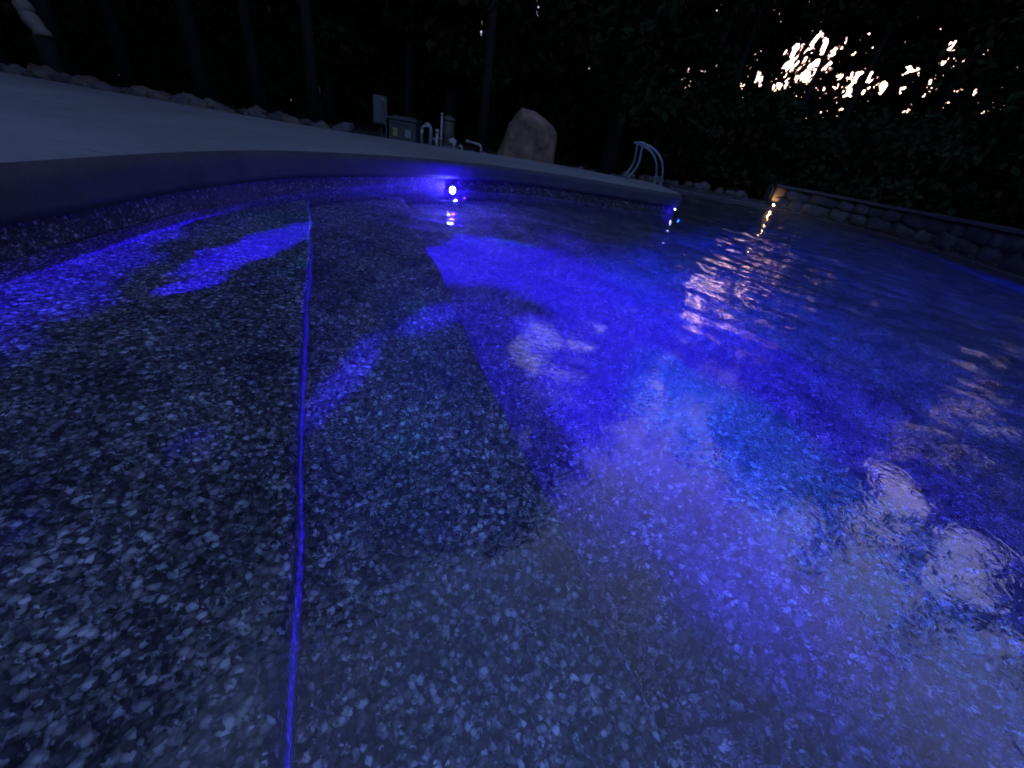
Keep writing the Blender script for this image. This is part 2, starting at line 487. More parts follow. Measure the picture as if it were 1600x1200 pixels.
# positions are on the liner wall just under the surface
L1 = (-1.19, 5.31, .002)
L2 = (2.06, 6.99, .10)
pool_lamp(L1, 140, 'brightly lit blue pool lamp on the curved liner wall under the deck', .036, 120)
pool_lamp(L2, 130, 'small blue pool lamp under the tip of the deck', .012, 6)

def water_light(name, loc, aim, power, col, size, spot=172, gobo=None, radius=.03):
    l = bpy.data.lights.new(name, 'SPOT'); l.energy = power; l.color = col; l.spot_size = R(spot); l.spot_blend = .25
    l.shadow_soft_size = radius
    o = bpy.data.objects.new(name, l); COL.objects.link(o); o.location = loc
    d = (Vector(aim)-Vector(loc)); o.rotation_euler = d.to_track_quat('-Z', 'Y').to_euler()
    if gobo:
        l.use_nodes = True; nt = l.node_tree
        em = nt.nodes['Emission']
        tc = nt.nodes.new('ShaderNodeTexCoord')
        mp = nt.nodes.new('ShaderNodeMapping'); mp.inputs['Scale'].default_value = gobo[0]
        nt.links.new(tc.outputs['Normal'], mp.inputs['Vector'])
        f = noise_tex(nt, mp.outputs[0], gobo[1], 2, .5, .6)
        mr = nt.nodes.new('ShaderNodeMapRange'); mr.inputs['From Min'].default_value = gobo[2]; mr.inputs['From Max'].default_value = gobo[3]
        mr.inputs['To Min'].default_value = gobo[4]; mr.inputs['To Max'].default_value = 1
        nt.links.new(f, mr.inputs['Value']); nt.links.new(mr.outputs[0], em.inputs['Strength'])
        em.inputs['Color'].default_value = (1, 1, 1, 1)
    return o
BLUE = (.022, .003, 1.0)
class NT:
    """tiny helper for scalar node maths"""
    def __init__(self, nt): self.nt = nt
    def m(self, op, a, b_=None, clamp=False):
        n = self.nt.nodes.new('ShaderNodeMath'); n.operation = op; n.use_clamp = clamp
        for i, x in enumerate((a, b_)):
            if x is None: continue
            if isinstance(x, (int, float)): n.inputs[i].default_value = x
            else: self.nt.links.new(x, n.inputs[i])
        return n.outputs[0]
    def step(self, x, lo, hi, t0=0., t1=1.):
        n = self.nt.nodes.new('ShaderNodeMapRange'); n.interpolation_type = 'SMOOTHSTEP'
        for k, val in (('From Min', lo), ('From Max', hi), ('To Min', t0), ('To Max', t1)): n.inputs[k].default_value = val
        self.nt.links.new(x, n.inputs['Value']); return n.outputs[0]
def bounce_light(name, loc, power, col, face, comp=2.2, caustic=None, blobs=None, base=1.0, cut=(.03, .11), fcut=(.15, .65)):
    """added light above the water, for light bounced off its underside: direction-dependent strength"""
    l = bpy.data.lights.new(name, 'POINT'); l.energy = power; l.color = col; l.shadow_soft_size = 0
    o = bpy.data.objects.new(name, l); COL.objects.link(o); o.location = loc
    l.use_nodes = True; nt = l.node_tree; N = NT(nt)
    em = nt.nodes['Emission']
    tc = nt.nodes.new('ShaderNodeNewGeometry')
    sp = nt.nodes.new('ShaderNodeSeparateXYZ'); nt.links.new(tc.outputs['Normal'], sp.inputs[0])
    nx_, ny_, nz_ = [N.m('MULTIPLY', sp.outputs[i], DIRSIGN) for i in range(3)]
    dz = N.m('MAXIMUM', N.m('MULTIPLY', nz_, -1.0), .01)
    u = N.m('DIVIDE', nx_, dz); v_ = N.m('DIVIDE', ny_, dz)
    st_ = N.m('POWER', N.m('DIVIDE', 1.0, N.m('MAXIMUM', dz, .045)), comp)
    f = N.m('ADD', N.m('MULTIPLY', nx_, face[0]), N.m('MULTIPLY', ny_, face[1]))
    st_ = N.m('MULTIPLY', st_, N.step(f, *fcut))
    st_ = N.m('MULTIPLY', st_, N.step(dz, *cut))
    cb = nt.nodes.new('ShaderNodeCombineXYZ'); nt.links.new(u, cb.inputs[0]); nt.links.new(v_, cb.inputs[1])
    pat = None
    if caustic:
        sc_, lo, hi, mn = caustic
        f = noise_tex(nt, cb.outputs[0], sc_, 3, .55, 1.0)
        pat = N.step(f, lo, hi, mn, 1.)
    if blobs:
        nzt = nt.nodes.new('ShaderNodeTexNoise'); nzt.inputs['Scale'].default_value = 1.7; nzt.inputs['Detail'].default_value = 4
        nt.links.new(cb.outputs[0], nzt.inputs['Vector'])
        sc2 = nt.nodes.new('ShaderNodeSeparateColor'); nt.links.new(nzt.outputs['Color'], sc2.inputs[0])
        tot = None
        for (x, y, zf, ra, rb, ang, w_) in blobs:
            H = loc[2]-zf
            cu, cv = (x-loc[0])/H, (y-loc[1])/H
            ra, rb = ra/H, rb/H
            j = 1.9*min(ra, rb)
            du = N.m('ADD', N.m('SUBTRACT', u, cu+j*.5), N.m('MULTIPLY', sc2.outputs[0], j)); dv = N.m('ADD', N.m('SUBTRACT', v_, cv+j*.5), N.m('MULTIPLY', sc2.outputs[1], j))
            c_, s_ = math.cos(ang), math.sin(ang)
            p = N.m('DIVIDE', N.m('ADD', N.m('MULTIPLY', du, c_), N.m('MULTIPLY', dv, s_)), ra)
            q_ = N.m('DIVIDE', N.m('SUBTRACT', N.m('MULTIPLY', dv, c_), N.m('MULTIPLY', du, s_)), rb)
            d = N.m('ADD', N.m('MULTIPLY', p, p), N.m('MULTIPLY', q_, q_))
            b1 = N.step(d, 1.6, .1, 0., w_)
            tot = b1 if tot is None else N.m('ADD', tot, b1)
        pat = tot if pat is None else N.m('MULTIPLY', N.m('ADD', pat, tot), 1.0)
    if pat is not None: st_ = N.m('MULTIPLY', st_, pat)
    st_ = N.m('MULTIPLY', st_, base)
    nt.links.new(st_, em.inputs['Strength']); em.inputs['Color'].default_value = (1, 1, 1, 1)
    return o
DIRSIGN = 1.0
LA = (L1[0]+.07, L1[1]-.1, .10)
L1 = (L1[0], L1[1], -.1)
LB = (L2[0]+.12, L2[1]-.04, .10)
L2 = (L2[0], L2[1], -.1)
FA, FB = (.5, -.86), (.85, -.5)
BL = [(-1.63, 2.3, Z1, .6, .13, 1.6, 5.0), (-1.52, 1.58, Z1, .16, .06, 1.4, 4.0), (-1.98, 1.4, Z1, .8, .26, 2.0, 2.0),  # light pools placed by hand on the treads and floor
      (-.69, 1.33, Z2, .34, .07, 1.6, 1.5), (-.45, 2.0, Z2, .34, .1, 1.0, 1.3), (-.6, 3.3, Z3, .5, .26, 1.7, 16.0), (0., 3.35, Z3, .75, .5, 2.0, 20.),
      (.85, 2.9, Z3, .7, .5, 2.4, 11.), (1.7, 2.8, -1.1, .7, .35, 2.3, 3.), (.45, 1.42, Z3, .36, .12, 1.1, 1.8), (1.15, .75, Z3, .9, .5, 1.9, 1.4), (1.6, .9, -1.0, 1.3, .8, 2.1, 2.2), (-.1, 1.1, Z2, 1.5, .45, 2.05, .22), (.02, 1.8, Z3, 1.0, .3, 1.98, 2.3), (.65, 1.75, Z3, 1.1, .42, 1.95, 9.), (1.3, 2.0, -.95, .9, .4, 2.1, 6.), (-.98, 1.6, -.37, 1.85, .17, 2.04, 2.2), (.95, 2.6, Z3, 1.6, .8, 2.15, 10.), (2.3, 2.9, -1.2, 2.2, 1.1, 2.3, 4.)]
bounce_light('added_bounce_light', LA, 7.5, BLUE, FA, 2.2, caustic=(1.4, .6, .9, .05), blobs=BL)  # added lights above the waterline, standing in for bounce under the water surface
bounce_light('added_bounce_light', LA, 2.2, (.0, .3, .6), FA, 2.2, caustic=(.6, .62, .8, .0), blobs=[(-.1, .9, Z2, 1.3, .4, 2.05, .35), (1.15, 1.6, Z3, .7, .32, 2, 11.), (-.3, 4.0, Z3, .3, .1, .2, 3.), (-1.75, 2.7, Z1, .5, .25, 1.9, .35), (1.2, .9, Z3, .9, .6, 2, .25), (2.5, 3.4, -1.2, 1.5, 1., 2.3, 1.2)])
bounce_light('added_bounce_light', LB, 34.0, (.003, .02, 1.0), FB, 2.0, caustic=(1.3, .35, .65, .5), cut=(.13, .28), fcut=(-.1, .5))
def point(name, loc, p, col, r_=0.):
    l = bpy.data.lights.new(name, 'POINT'); l.energy = p; l.color = col; l.shadow_soft_size = r_
    o = bpy.data.objects.new(name, l); COL.objects.link(o); o.location = loc; return o
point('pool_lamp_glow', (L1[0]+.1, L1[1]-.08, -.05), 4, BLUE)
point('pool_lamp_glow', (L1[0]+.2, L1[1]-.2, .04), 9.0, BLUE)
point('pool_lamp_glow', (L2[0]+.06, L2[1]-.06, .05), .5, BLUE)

# ------------------------------------------------------------------ retaining wall on the right shore
def retaining_wall():
    ia, ib = 23*SUB-1, 31*SUB
    root = empty('retaining_wall', (O[ia][0], O[ia][1], 0), label='dark boulder retaining wall with flat cap along the right shore', cat='wall')
    loc = Vector(root.location)
    rng_ = random.Random(3)
    def mv(me):
        me.transform(Matrix.Translation(-loc)); return me
    me = sweep('wall_core', range(ia, ib+1), [(.1, -.1), (.1, .6), (.5, .6), (.5, -.1)], None)
    link('wall_core', mv(me), M['darker'], root)
    # boulders: one mesh
    bm = bmesh.new()
    s = 0; cum = [0]
    for i in range(ia, ib): cum.append(cum[-1]+math.dist(O[i % NO], O[(i+1) % NO]))
    def atlen(L, d):
        for k in range(len(cum)-1):
            if cum[k+1] >= L: break
        f = (L-cum[k])/(cum[k+1]-cum[k])
        a, b_ = off(ia+k, d), off(ia+k+1, d)
        n = NRM[(ia+k) % NO]
        return (a[0]+(b_[0]-a[0])*f, a[1]+(b_[1]-a[1])*f), math.atan2(n[1], n[0])
    L = .12
    for row, z0 in ((0, .2), (1, .47)):
        L = .1+row*.2
        while L < cum[-1]-.1:
            w = rng_.uniform(.34, .85); h = rng_.uniform(.27, .36)
            (x, y), a = atlen(min(L+w/2, cum[-1]-.01), .12)
            r = bmesh.ops.create_icosphere(bm, subdivisions=3, radius=.5)
            sd = rng_.uniform(0, 99)
            for v_ in r['verts']:
                c = v_.co
                for ax in range(3):           # squarer than a ball
                    c[ax] = math.copysign(abs(c[ax]*2)**.62, c[ax])/2
                c *= 1+.16*noise.noise(c*3+Vector((sd, 0, 0)))
            bmesh.ops.transform(bm, matrix=Matrix.Translation((x, y, z0+rng_.uniform(-.02, .02))) @ Matrix.Rotation(a, 4, 'Z') @ Matrix.Rotation(rng_.uniform(-.12, .12), 4, 'X') @ Matrix.Diagonal((.26+rng_.uniform(0, .08), w*1.03, h, 1)), verts=r['verts'])
            L += w
    me = bm_mesh(bm, 'stone_face')
    link('stone_face', mv(me), M['wall_stone'], root, smooth=True)
    # cap of separate slabs in one mesh
    bm = bmesh.new()
    L = 0
    while L < cum[-1]-.3:
        w = min(rng_.uniform(.7, .95), cum[-1]-L)
        pts = []
        K = 5
        dz = rng_.uniform(-.004, .004)
        ring = []
        for d in (-.06, .52):
            for k in range(K+1):
                (x, y), a = atlen(min(L+.006+(w-.012)*k/K, cum[-1]-.001), d)
                ring.append(((x, y), d))
        f_ = [r_[0] for r_ in ring[:K+1]]; b2 = [r_[0] for r_ in ring[K+1:]]
        loop = f_+b2[::-1]
        lo = [bm.verts.new((x, y, .615+dz)) for x, y in loop]; hi = [bm.verts.new((x, y, .685+dz)) for x, y in loop]
        n = len(loop)
        bm.faces.new(hi); bm.faces.new(lo[::-1])
        for k in range(n): bm.faces.new((lo[k], lo[(k+1) % n], hi[(k+1) % n], hi[k]))
        L += w
    me = bm_mesh(bm, 'cap')
    link('cap', mv(me), M['wall_cap'], root)
    me = sweep('footing_ledge', range(ia, ib+1), [(.1, -.2), (-.015, -.2), (-.015, .035), (0, .05), (.1, .05)], None)
    link('footing_ledge', mv(me), M['wall_cap'], root)
    # pale stone return at the wall's end
    bm = bmesh.new()
    box(bm, (7.0, 14.12, .33), (.3, .5, .62), .05, .1)
    me = bm_mesh(bm, 'end_stone')
    link('end_stone', mv(me), M['rock3'], root)
retaining_wall()

# ------------------------------------------------------------------ rocks
def rock_mesh(seed, stretch=(1, 1, 1), sub=3, rough=.28):
    bm = bmesh.new()
    bmesh.ops.create_icosphere(bm, subdivisions=sub, radius=.5)
    s = Vector((seed*7.3, seed*3.1, seed*1.7))
    for v_ in bm.verts:
        n = v_.co.normalized()
        d = .5*(1+rough*noise.noise(n*1.6+s)*1.6+rough*.5*noise.noise(n*4+s)+.06*noise.noise(n*11+s))
        # chop to planar facets
        for k in range(5):
            f = Vector((math.sin(seed*12.9+k*2.4), math.cos(seed*4.7+k*1.9), math.sin(seed*2.2+k*5.1))).normalized()
            dt = n.dot(f)
            if dt > 0: d = min(d, .4/dt)
        v_.co = n*d
        v_.co.x *= stretch[0]; v_.co.y *= stretch[1]; v_.co.z *= stretch[2]
    return bm_mesh(bm, 'rubble_rock')
kinds = [('rusty brown rubble rock', 'rock0'), ('pale grey rubble rock', 'rock1'), ('dark grey rubble rock', 'rock2'), ('sandy tan rubble rock', 'rock3')]
rocks = []
for k, (lab, mt) in enumerate(kinds):
    for j in range(2):
        me = rock_mesh(k*2+j+1, (random.uniform(1.05, 1.4), random.uniform(.8, 1.0), random.uniform(.62, .85)))
        me.materials.append(M[mt]); rocks.append((me, lab))
rr_ = random.Random(21)
def put_rock(x, y, z, s, where, grp):
    me, lab = rr_.choice(rocks)
    o = link('rubble_rock', me, None, None, (x, y, z), rr_.uniform(0, 6.28), smooth=True)
    o.rotation_euler = (rr_.uniform(-.4, .4), rr_.uniform(-.4, .4), rr_.uniform(0, 6.28))
    o.scale = (s, s, s)
    tag(o, '%s %s' % (lab, where), 'rock', grp)
def border(line, step, smin, smax, zt, where, grp, width=.3):
    for (a, b_) in zip(line[:-1], line[1:]):
        a, b_ = Vector(a), Vector(b_)
        L = (b_-a).length; n = max(1, int(L/step))
        nn = Vector((-(b_-a).y, (b_-a).x)).normalized()
        for k in range(n):
            p = a.lerp(b_, (k+rr_.random()*.8)/n)+nn*rr_.uniform(.0, width)
            s = rr_.uniform(smin, smax)
            put_rock(p.x, p.y, zt+s*.12, s, where, grp)
G1 = 'rubble rocks edging the deck'
border([(-12, 6.3), (-9.5, 6.5), (-7.3, 6.65), (-5.5, 6.8), (-4.4, 7.0), (-3.55, 7.4)], .15, .15, .36, .26, 'in the border behind the left deck', G1)
border([(-12, 7.0), (-7.3, 7.2), (-4.4, 7.6), (-3.4, 8.2)], .4, .2, .4, .26, 'in the border behind the left deck', G1)
border([(-1.5, 8.9), (-.9, 9.3), (.2, 9.7), (1.9, 9.6)], .3, .14, .28, .2, 'on the soil between the standing boulder and the deck', G1, .4)
border([(2.6, 11.8), (3.3, 13.4), (4.2, 14.25), (5.5, 14.45), (6.6, 14.4)], .22, .2, .42, .14, 'on the bank behind the far pool shore', 'rocks on the far bank', .9)

# deck-side standing boulder
def big_boulder():
    prof = [(-1.34, .0), (-1.23, .34), (-1.12, .92), (-1.0, 1.1), (-.88, 1.24), (-.62, 1.2), (-.1, 1.0), (0.0, .86), (.02, .3), (.06, 0)]
    bm = bmesh.new()
    for y, s in ((9.55, .72), (9.75, .93), (10.05, 1.0), (10.4, .93), (10.65, .7)):
        for x, z in prof: bm.verts.new(((x+.65)*s-.65, y, z*(.55+.45*s) if s < .8 else z*s**.3))
    r = bmesh.ops.convex_hull(bm, input=bm.verts)
    junk = [g for g in r['geom_interior'] if isinstance(g, bmesh.types.BMVert)]
    bmesh.ops.delete(bm, geom=junk, context='VERTS')
    bmesh.ops.triangulate(bm, faces=bm.faces)
    bmesh.ops.subdivide_edges(bm, edges=bm.edges, cuts=5, use_grid_fill=True)
    for _ in range(1): bmesh.ops.smooth_vert(bm, verts=bm.verts, factor=.35, use_axis_x=True, use_axis_y=True, use_axis_z=True)
    bm.normal_update()
    for v_ in bm.verts:
        c = v_.co
        v_.co = c+v_.normal*(.05*noise.noise(c*2.3)-.05*abs(noise.noise(c*1.4+Vector((5, 2, 1))))+.02*noise.noise(c*7)+.006*noise.noise(c*25))
    c0 = Vector((-.65, 10.05, .03))
    bmesh.ops.translate(bm, verts=bm.verts, vec=-c0)
    me = bm_mesh(bm, 'boulder')
    o = link('boulder', me, M['boulder'], None, c0, smooth=True)
    tag(o, 'large upright reddish brown boulder standing behind the deck', 'boulder')
big_boulder()

# ------------------------------------------------------------------ pool equipment
def part(name, fn, mt, parent, smooth=False):
    bm = bmesh.new(); fn(bm)
    return link(name, bm_mesh(bm, name), mt, parent, smooth=smooth)

t = empty('electrical_panel', (-4.12, 10.5, .03), R(6), label='grey electrical panel on two legs left of the pool heater', cat='electrical panel')
part('cabinet', lambda bm: box(bm, (-.02, 0, .67), (.27, .16, .54), .012), M['panel_grey'], t)
part('door', lambda bm: box(bm, (-.055, -.088, .67), (.17, .014, .5), .005), M['panel_grey'], t)
part('side_channel', lambda bm: box(bm, (.135, -.03, .47), (.03, .1, .94), .004), M['panel_grey'], t)
part('meter_window', lambda bm: box(bm, (.07, -.087, .74), (.055, .012, .15), .003), M['darker'], t)
part('seal', lambda bm: lathe(bm, [(.024, 0), (.024, .02), (.01, .03)], 14, (.07, -.08, .87)), M['white_label'], t)
for x in (-.01, .135):
    part('leg', lambda bm: tube(bm, [(x, .03, 0), (x, .03, .44)], .017, 8), M['panel_grey'], t)
t = empty('pool_heater', (-3.55, 10.5, .03), R(4), label='dark grey pool heater box with yellow and white stickers', cat='pool heater')
part('casing', lambda bm: box(bm, (0, 0, .28), (.62, .5, .5), .025), M['dark_grey'], t)
def lid(bm):
    box(bm, (0, 0, .57), (.68, .56, .055), .02)
    box(bm, (.02, .02, .615), (.5, .4, .03), .012)
part('lid', lid, M['dark_grey'], t)
part('corner_post', lambda bm: box(bm, (.3, -.252, .28), (.04, .02, .5), .004), M['darker'], t)
part('base', lambda bm: box(bm, (0, 0, .015), (.66, .54, .03), .006), M['darker'], t)
s = part('sticker', lambda bm: box(bm, (-.16, -.253, .31), (.095, .005, .15), 0), M['yellow'], t)
s['label'] = 'yellow warning sticker'
part('printing', lambda bm: [box(bm, (-.16, -.2565, .345-.03*k), (.05-.012*(k % 2), .002, .012), 0) for k in range(3)], M['ink'], s)
s = part('sticker', lambda bm: box(bm, (.13, -.253, .31), (.12, .005, .14), 0), M['white_label'], t)
s['label'] = 'white data sticker'
part('printing', lambda bm: [box(bm, (.13, -.2565, .35-.022*k), (.09-.02*(k % 3), .002, .006), 0) for k in range(5)], M['ink'], s)
part('louvre', lambda bm: [box(bm, (0, -.254, .47+.014*k), (.5, .01, .005), 0) for k in range(3)], M['darker'], t)

t = empty('filter_tank', (-2.62, 10.85, .03), 0, label='tan cylindrical filter tank behind the tall white pipe', cat='filter tank')
part('tank_body', lambda bm: lathe(bm, [(.12, 0), (.14, .03), (.145, .1), (.145, .66), (.13, .71)], 28), M['tan'], t, True)
part('clamp_band', lambda bm: lathe(bm, [(.15, .38), (.157, .385), (.157, .42), (.15, .425)], 28), M['darker'], t)
part('lid', lambda bm: lathe(bm, [(.165, .712), (.17, .73), (.15, .76), (.06, .8), (.02, .82)], 28), M['tan'], t, True)

def pipe(name, label, runs, fittings=(), loc=(0, 0, 0), cat='pipe'):
    t = empty(name, loc, 0, label=label, cat=cat)
    for pts, r in runs:
        part('tube', lambda bm: tube(bm, pts, r, 14), M['pvc'], t, False)
    for a, b_, r in fittings:
        part('coupling', lambda bm: tube(bm, [a, b_], r, 14), M['pvc'], t, False)
    for c in t.children:
        for p in c.data.polygons: p.use_smooth = len(p.vertices) == 4
    return t
pipe('vent_pipe', 'tall thin white pipe rising in front of the filter tank', [([(0, 0, 0), (0, 0, .83)], .022)], [((0, 0, .79), (0, 0, .83), .03), ((0, 0, .3), (0, 0, .36), .03)], (-2.64, 10.3, .03))
pipe('valve_pipe', 'short thick white pipe beside the tall thin one', [([(0, 0, 0), (0, 0, .5)], .034)], [((0, 0, .44), (0, 0, .51), .045), ((-.09, 0, .3), (.0, 0, .3), .03)], (-2.73, 10.28, .03))
pipe('looped_pipe', 'white looped pipe with two uprights right of the heater',
     [([(-.13, 0, 0), (-.13, 0, .42)] + arc((-.13, 0, .42), (-.13, 0, .53), (-.03, 0, .53), 6)[1:] + [(.02, 0, .53)], .028),
      ([(.07, .02, 0), (.07, .02, .46)] + arc((.07, .02, .46), (.07, .02, .56), (-.02, .02, .56), 6)[1:] + [(-.06, .02, .56)], .036)],
     [((-.13, 0, .34), (-.13, 0, .44), .04), ((.07, .02, .02), (.07, .02, .1), .045)], (-2.96, 10.3, .03))
pipe('pipe_stub', 'short capped white pipe stub nearest the pump', [([(0, 0, 0), (0, 0, .28)], .025)], [((0, 0, .23), (0, 0, .3), .032)], (-2.31, 10.2, .03))
pipe('pipe_stub', 'short white pipe stub with elbow left of the low arch', [([(0, 0, 0), (0, 0, .26)], .025), ([(0, 0, .24), (-.05, -.03, .29)], .03)], [], (-2.12, 10.2, .03))
pipe('pipe_arch', 'low white pipe arch ending in an elbow beside the boulder',
     [([(0, 0, 0), (0, 0, .28)] + arc((0, 0, .28), (0, 0, .36), (-.07, 0, .365), 5)[1:] + [(-.3, 0, .385)], .024)],
     [((-.3, 0, .385), (-.35, 0, .39), .034), ((-.12, -.02, .14), (-.2, -.02, .2), .035)], (-1.66, 10.1, .03))
t = empty('pool_pump', (-2.42, 10.45, .03), 0, label='black pool pump with pale rounded lid beside the filter tank', cat='pump')
part('motor', lambda bm: (tube(bm, [(-.2, 0, .16), (.2, 0, .16)], .1, 18), box(bm, (0, 0, .03), (.3, .16, .06), .01)), M['darker'], t)
def dome(bm):
    lathe(bm, [(.09, .27), (.1, .29), (.095, .33), (.07, .37), (.03, .39), (.002, .395)], 20, (.02, 0, 0))
part('strainer_lid', dome, M['white_label'], t, True)
part('strainer_pot', lambda bm: lathe(bm, [(.08, .1), (.085, .27)], 18, (.02, 0, 0)), M['darker'], t)

# ------------------------------------------------------------------ ladder rails
def ladder():
    t = empty('pool_ladder', (1.5, 8.35, top), 0, label='pair of curved grab rails of the pool ladder on the deck tip', cat='pool ladder')
    for y in (.25, -.25):
        pts = arc((-.14, 0, 0), (.05, 0, .24), (.0, 0, .42), 6)
        pts += [Vector((-.01, 0, .54))]
        pts += arc((-.03, 0, .56), (-.02, 0, .6), (.05, 0, .585), 4)[1:]
        pts += arc((.05, 0, .585), (.5, 0, .5), (.5, 0, 0), 12)[1:]
        pts += [Vector((.5, 0, -.06)), Vector((.7, 0, -.2)), Vector((.72, 0, -1.1))] if False else [Vector((.5, 0, -.01))]
        pts = [p+Vector((0, y, 0)) for p in pts]
        part('rail', lambda bm: tube(bm, pts, .021, 12), M['steel'], t, True)
        tail = [Vector((-.1, y, .6)), Vector((-.03, y, .605)), Vector((.03, y, .592))]
        part('rail_tip', lambda bm: tube(bm, tail, .021, 12), M['steel'], t, True)
        for x in (-.14, .5):
            part('flange', lambda bm: lathe(bm, [(.045, 0), (.045, .008), (.028, .02)], 18, (x, y, 0)), M['steel'], t)
ladder()

# garden spotlight lighting the wall end
t = empty('garden_spotlight', (6.92, 13.72, .09), R(20), label='tiny warm garden spotlight on the coping at the wall end', cat='garden light')
part('housing', lambda bm: (tube(bm, [(0, -.02, .05), (0, .09, .08)], [.03, .036], 14), tube(bm, [(0, .03, 0), (0, .03, .06)], .008, 8)), M['lamp_body'], t)
bm = bmesh.new(); tube(bm, [(0, -.024, .049), (0, -.026, .049)], .027, 14)
link('lens', bm_mesh(bm, 'lens'), emis('warm_lens', (1, .72, .35), 25), t)
l = bpy.data.lights.new('garden_spotlight_beam', 'SPOT'); l.energy = 2; l.color = (1, .55, .2); l.spot_size = R(70); l.shadow_soft_size = .02
o = bpy.data.objects.new('garden_spotlight_beam', l); COL.objects.link(o); o.location = (6.93, 13.7, .2)
o.rotation_euler = (Vector((7.0, 14.0, .5))-Vector((6.93, 13.7, .2))).to_track_quat('-Z', 'Y').to_euler()

# ------------------------------------------------------------------ wood
GAPS = [(23.9,10.5,2.3,2.4,1.00),(28.4,9.1,3.5,1.2,0.75),(20.4,8.7,2.7,1.1,0.70),(15.0,9.5,1.7,1.5,0.60),(12.3,13.5,2.5,1.4,0.60),(32.8,9.7,1.7,1.2,0.65),
(33.3,7.8,0.9,0.7,0.70),(34.4,11.6,1.4,1.1,0.65),(26.9,11.9,3.5,1.6,0.35),(27.7,7.3,3.2,1.3,0.30),(35.9,8.7,2.4,2.2,0.30),(25.9,14.4,2.9,0.8,0.35),
(-21.2,8.8,0.9,0.7,0.50),(-15.9,8.9,1.4,1.8,0.40),(-13.2,10.2,1.4,1.0,0.45),(-10.7,8.8,2.8,2.1,0.33),(-7.7,8.5,1.4,1.6,0.40),(-4.4,11.7,1.2,0.9,0.55),(-14.1,6.9,4.3,1.7,0.25),
(5.8,22.5,6.0,2.7,2.5),(7.1,29.3,4.1,1.6,0.80),(4.9,35.6,2.1,4.6,0.70),(21.1,26.4,2.5,2.6,0.80),(29.7,27.8,3.1,3.3,0.40),(53.0,23.0,2.8,3.0,2.),
(52.2,27.6,1.2,1.5,0.80),(60.9,24.9,2.6,2.8,2.),(50.4,17.9,1.8,1.9,0.60),(53.2,18.3,2.3,2.0,0.40),(50.7,14.3,1.3,1.3,0.70)]
GA = np.array(GAPS)
# cheap smooth 2-D noise for ragged canopy openings
_tab = rng.random((256, 256))
def vnoise(a, b_):
    ia, ib = np.floor(a).astype(int), np.floor(b_).astype(int); fa, fb = a-ia, b_-ib
    fa = fa*fa*(3-2*fa); fb = fb*fb*(3-2*fb)
    g = lambda i, j: _tab[i % 256, j % 256]
    return (g(ia, ib)*(1-fa)+g(ia+1, ib)*fa)*(1-fb)+(g(ia, ib+1)*(1-fa)+g(ia+1, ib+1)*fa)*fb
def open_sky(p):
    """True where the canopy is open (ragged clearings in the wood)"""
    az = np.degrees(np.arctan2(p[:, 0], p[:, 1])); el = np.degrees(np.arctan2(p[:, 2]-.7, np.hypot(p[:, 0], p[:, 1])))
    n = .55*vnoise(az*1.1+40, el*1.1+40)+.45*vnoise(az*2.9+9, el*2.9+17)
    n2 = .45*vnoise(az*1.9+70, el*2.3+20)+.3*vnoise(az*4.3+9, el*5.3+17)+.25*vnoise(az*12.3-el*4+9, el*7.3+17)
    n = np.where(el < 17, n2, n)
    best = np.zeros(len(p), bool)
    for a, e, ra, re, w in GA:
        d = ((az-a)/ra)**2+((el-e)/re)**2
        dens = w*(np.where(az < 0, .8, .7) if e < 17 else 1.)*np.clip(1.35-d, 0, 1)**.5
        best |= (n < .18+.62*dens) & (d < 1.3)
    return best
def leaf_quads(c, size, rg):
    n = len(c)
    u = rg.normal(size=(n, 3)); u /= np.linalg.norm(u, axis=1)[:, None]
    w = rg.normal(size=(n, 3)); w -= (w*u).sum(1)[:, None]*u; w /= np.linalg.norm(w, axis=1)[:, None]
    s = (size*rg.uniform(.6, 1.3, n))[:, None]
    a = c-u*s*.5; b_ = c+w*s*.3; d = c+u*s*.5; e = c-w*s*.3
    v_ = np.stack([a, b_, d, e], 1).reshape(-1, 3)
    return v_, np.arange(n*4).reshape(n, 4)

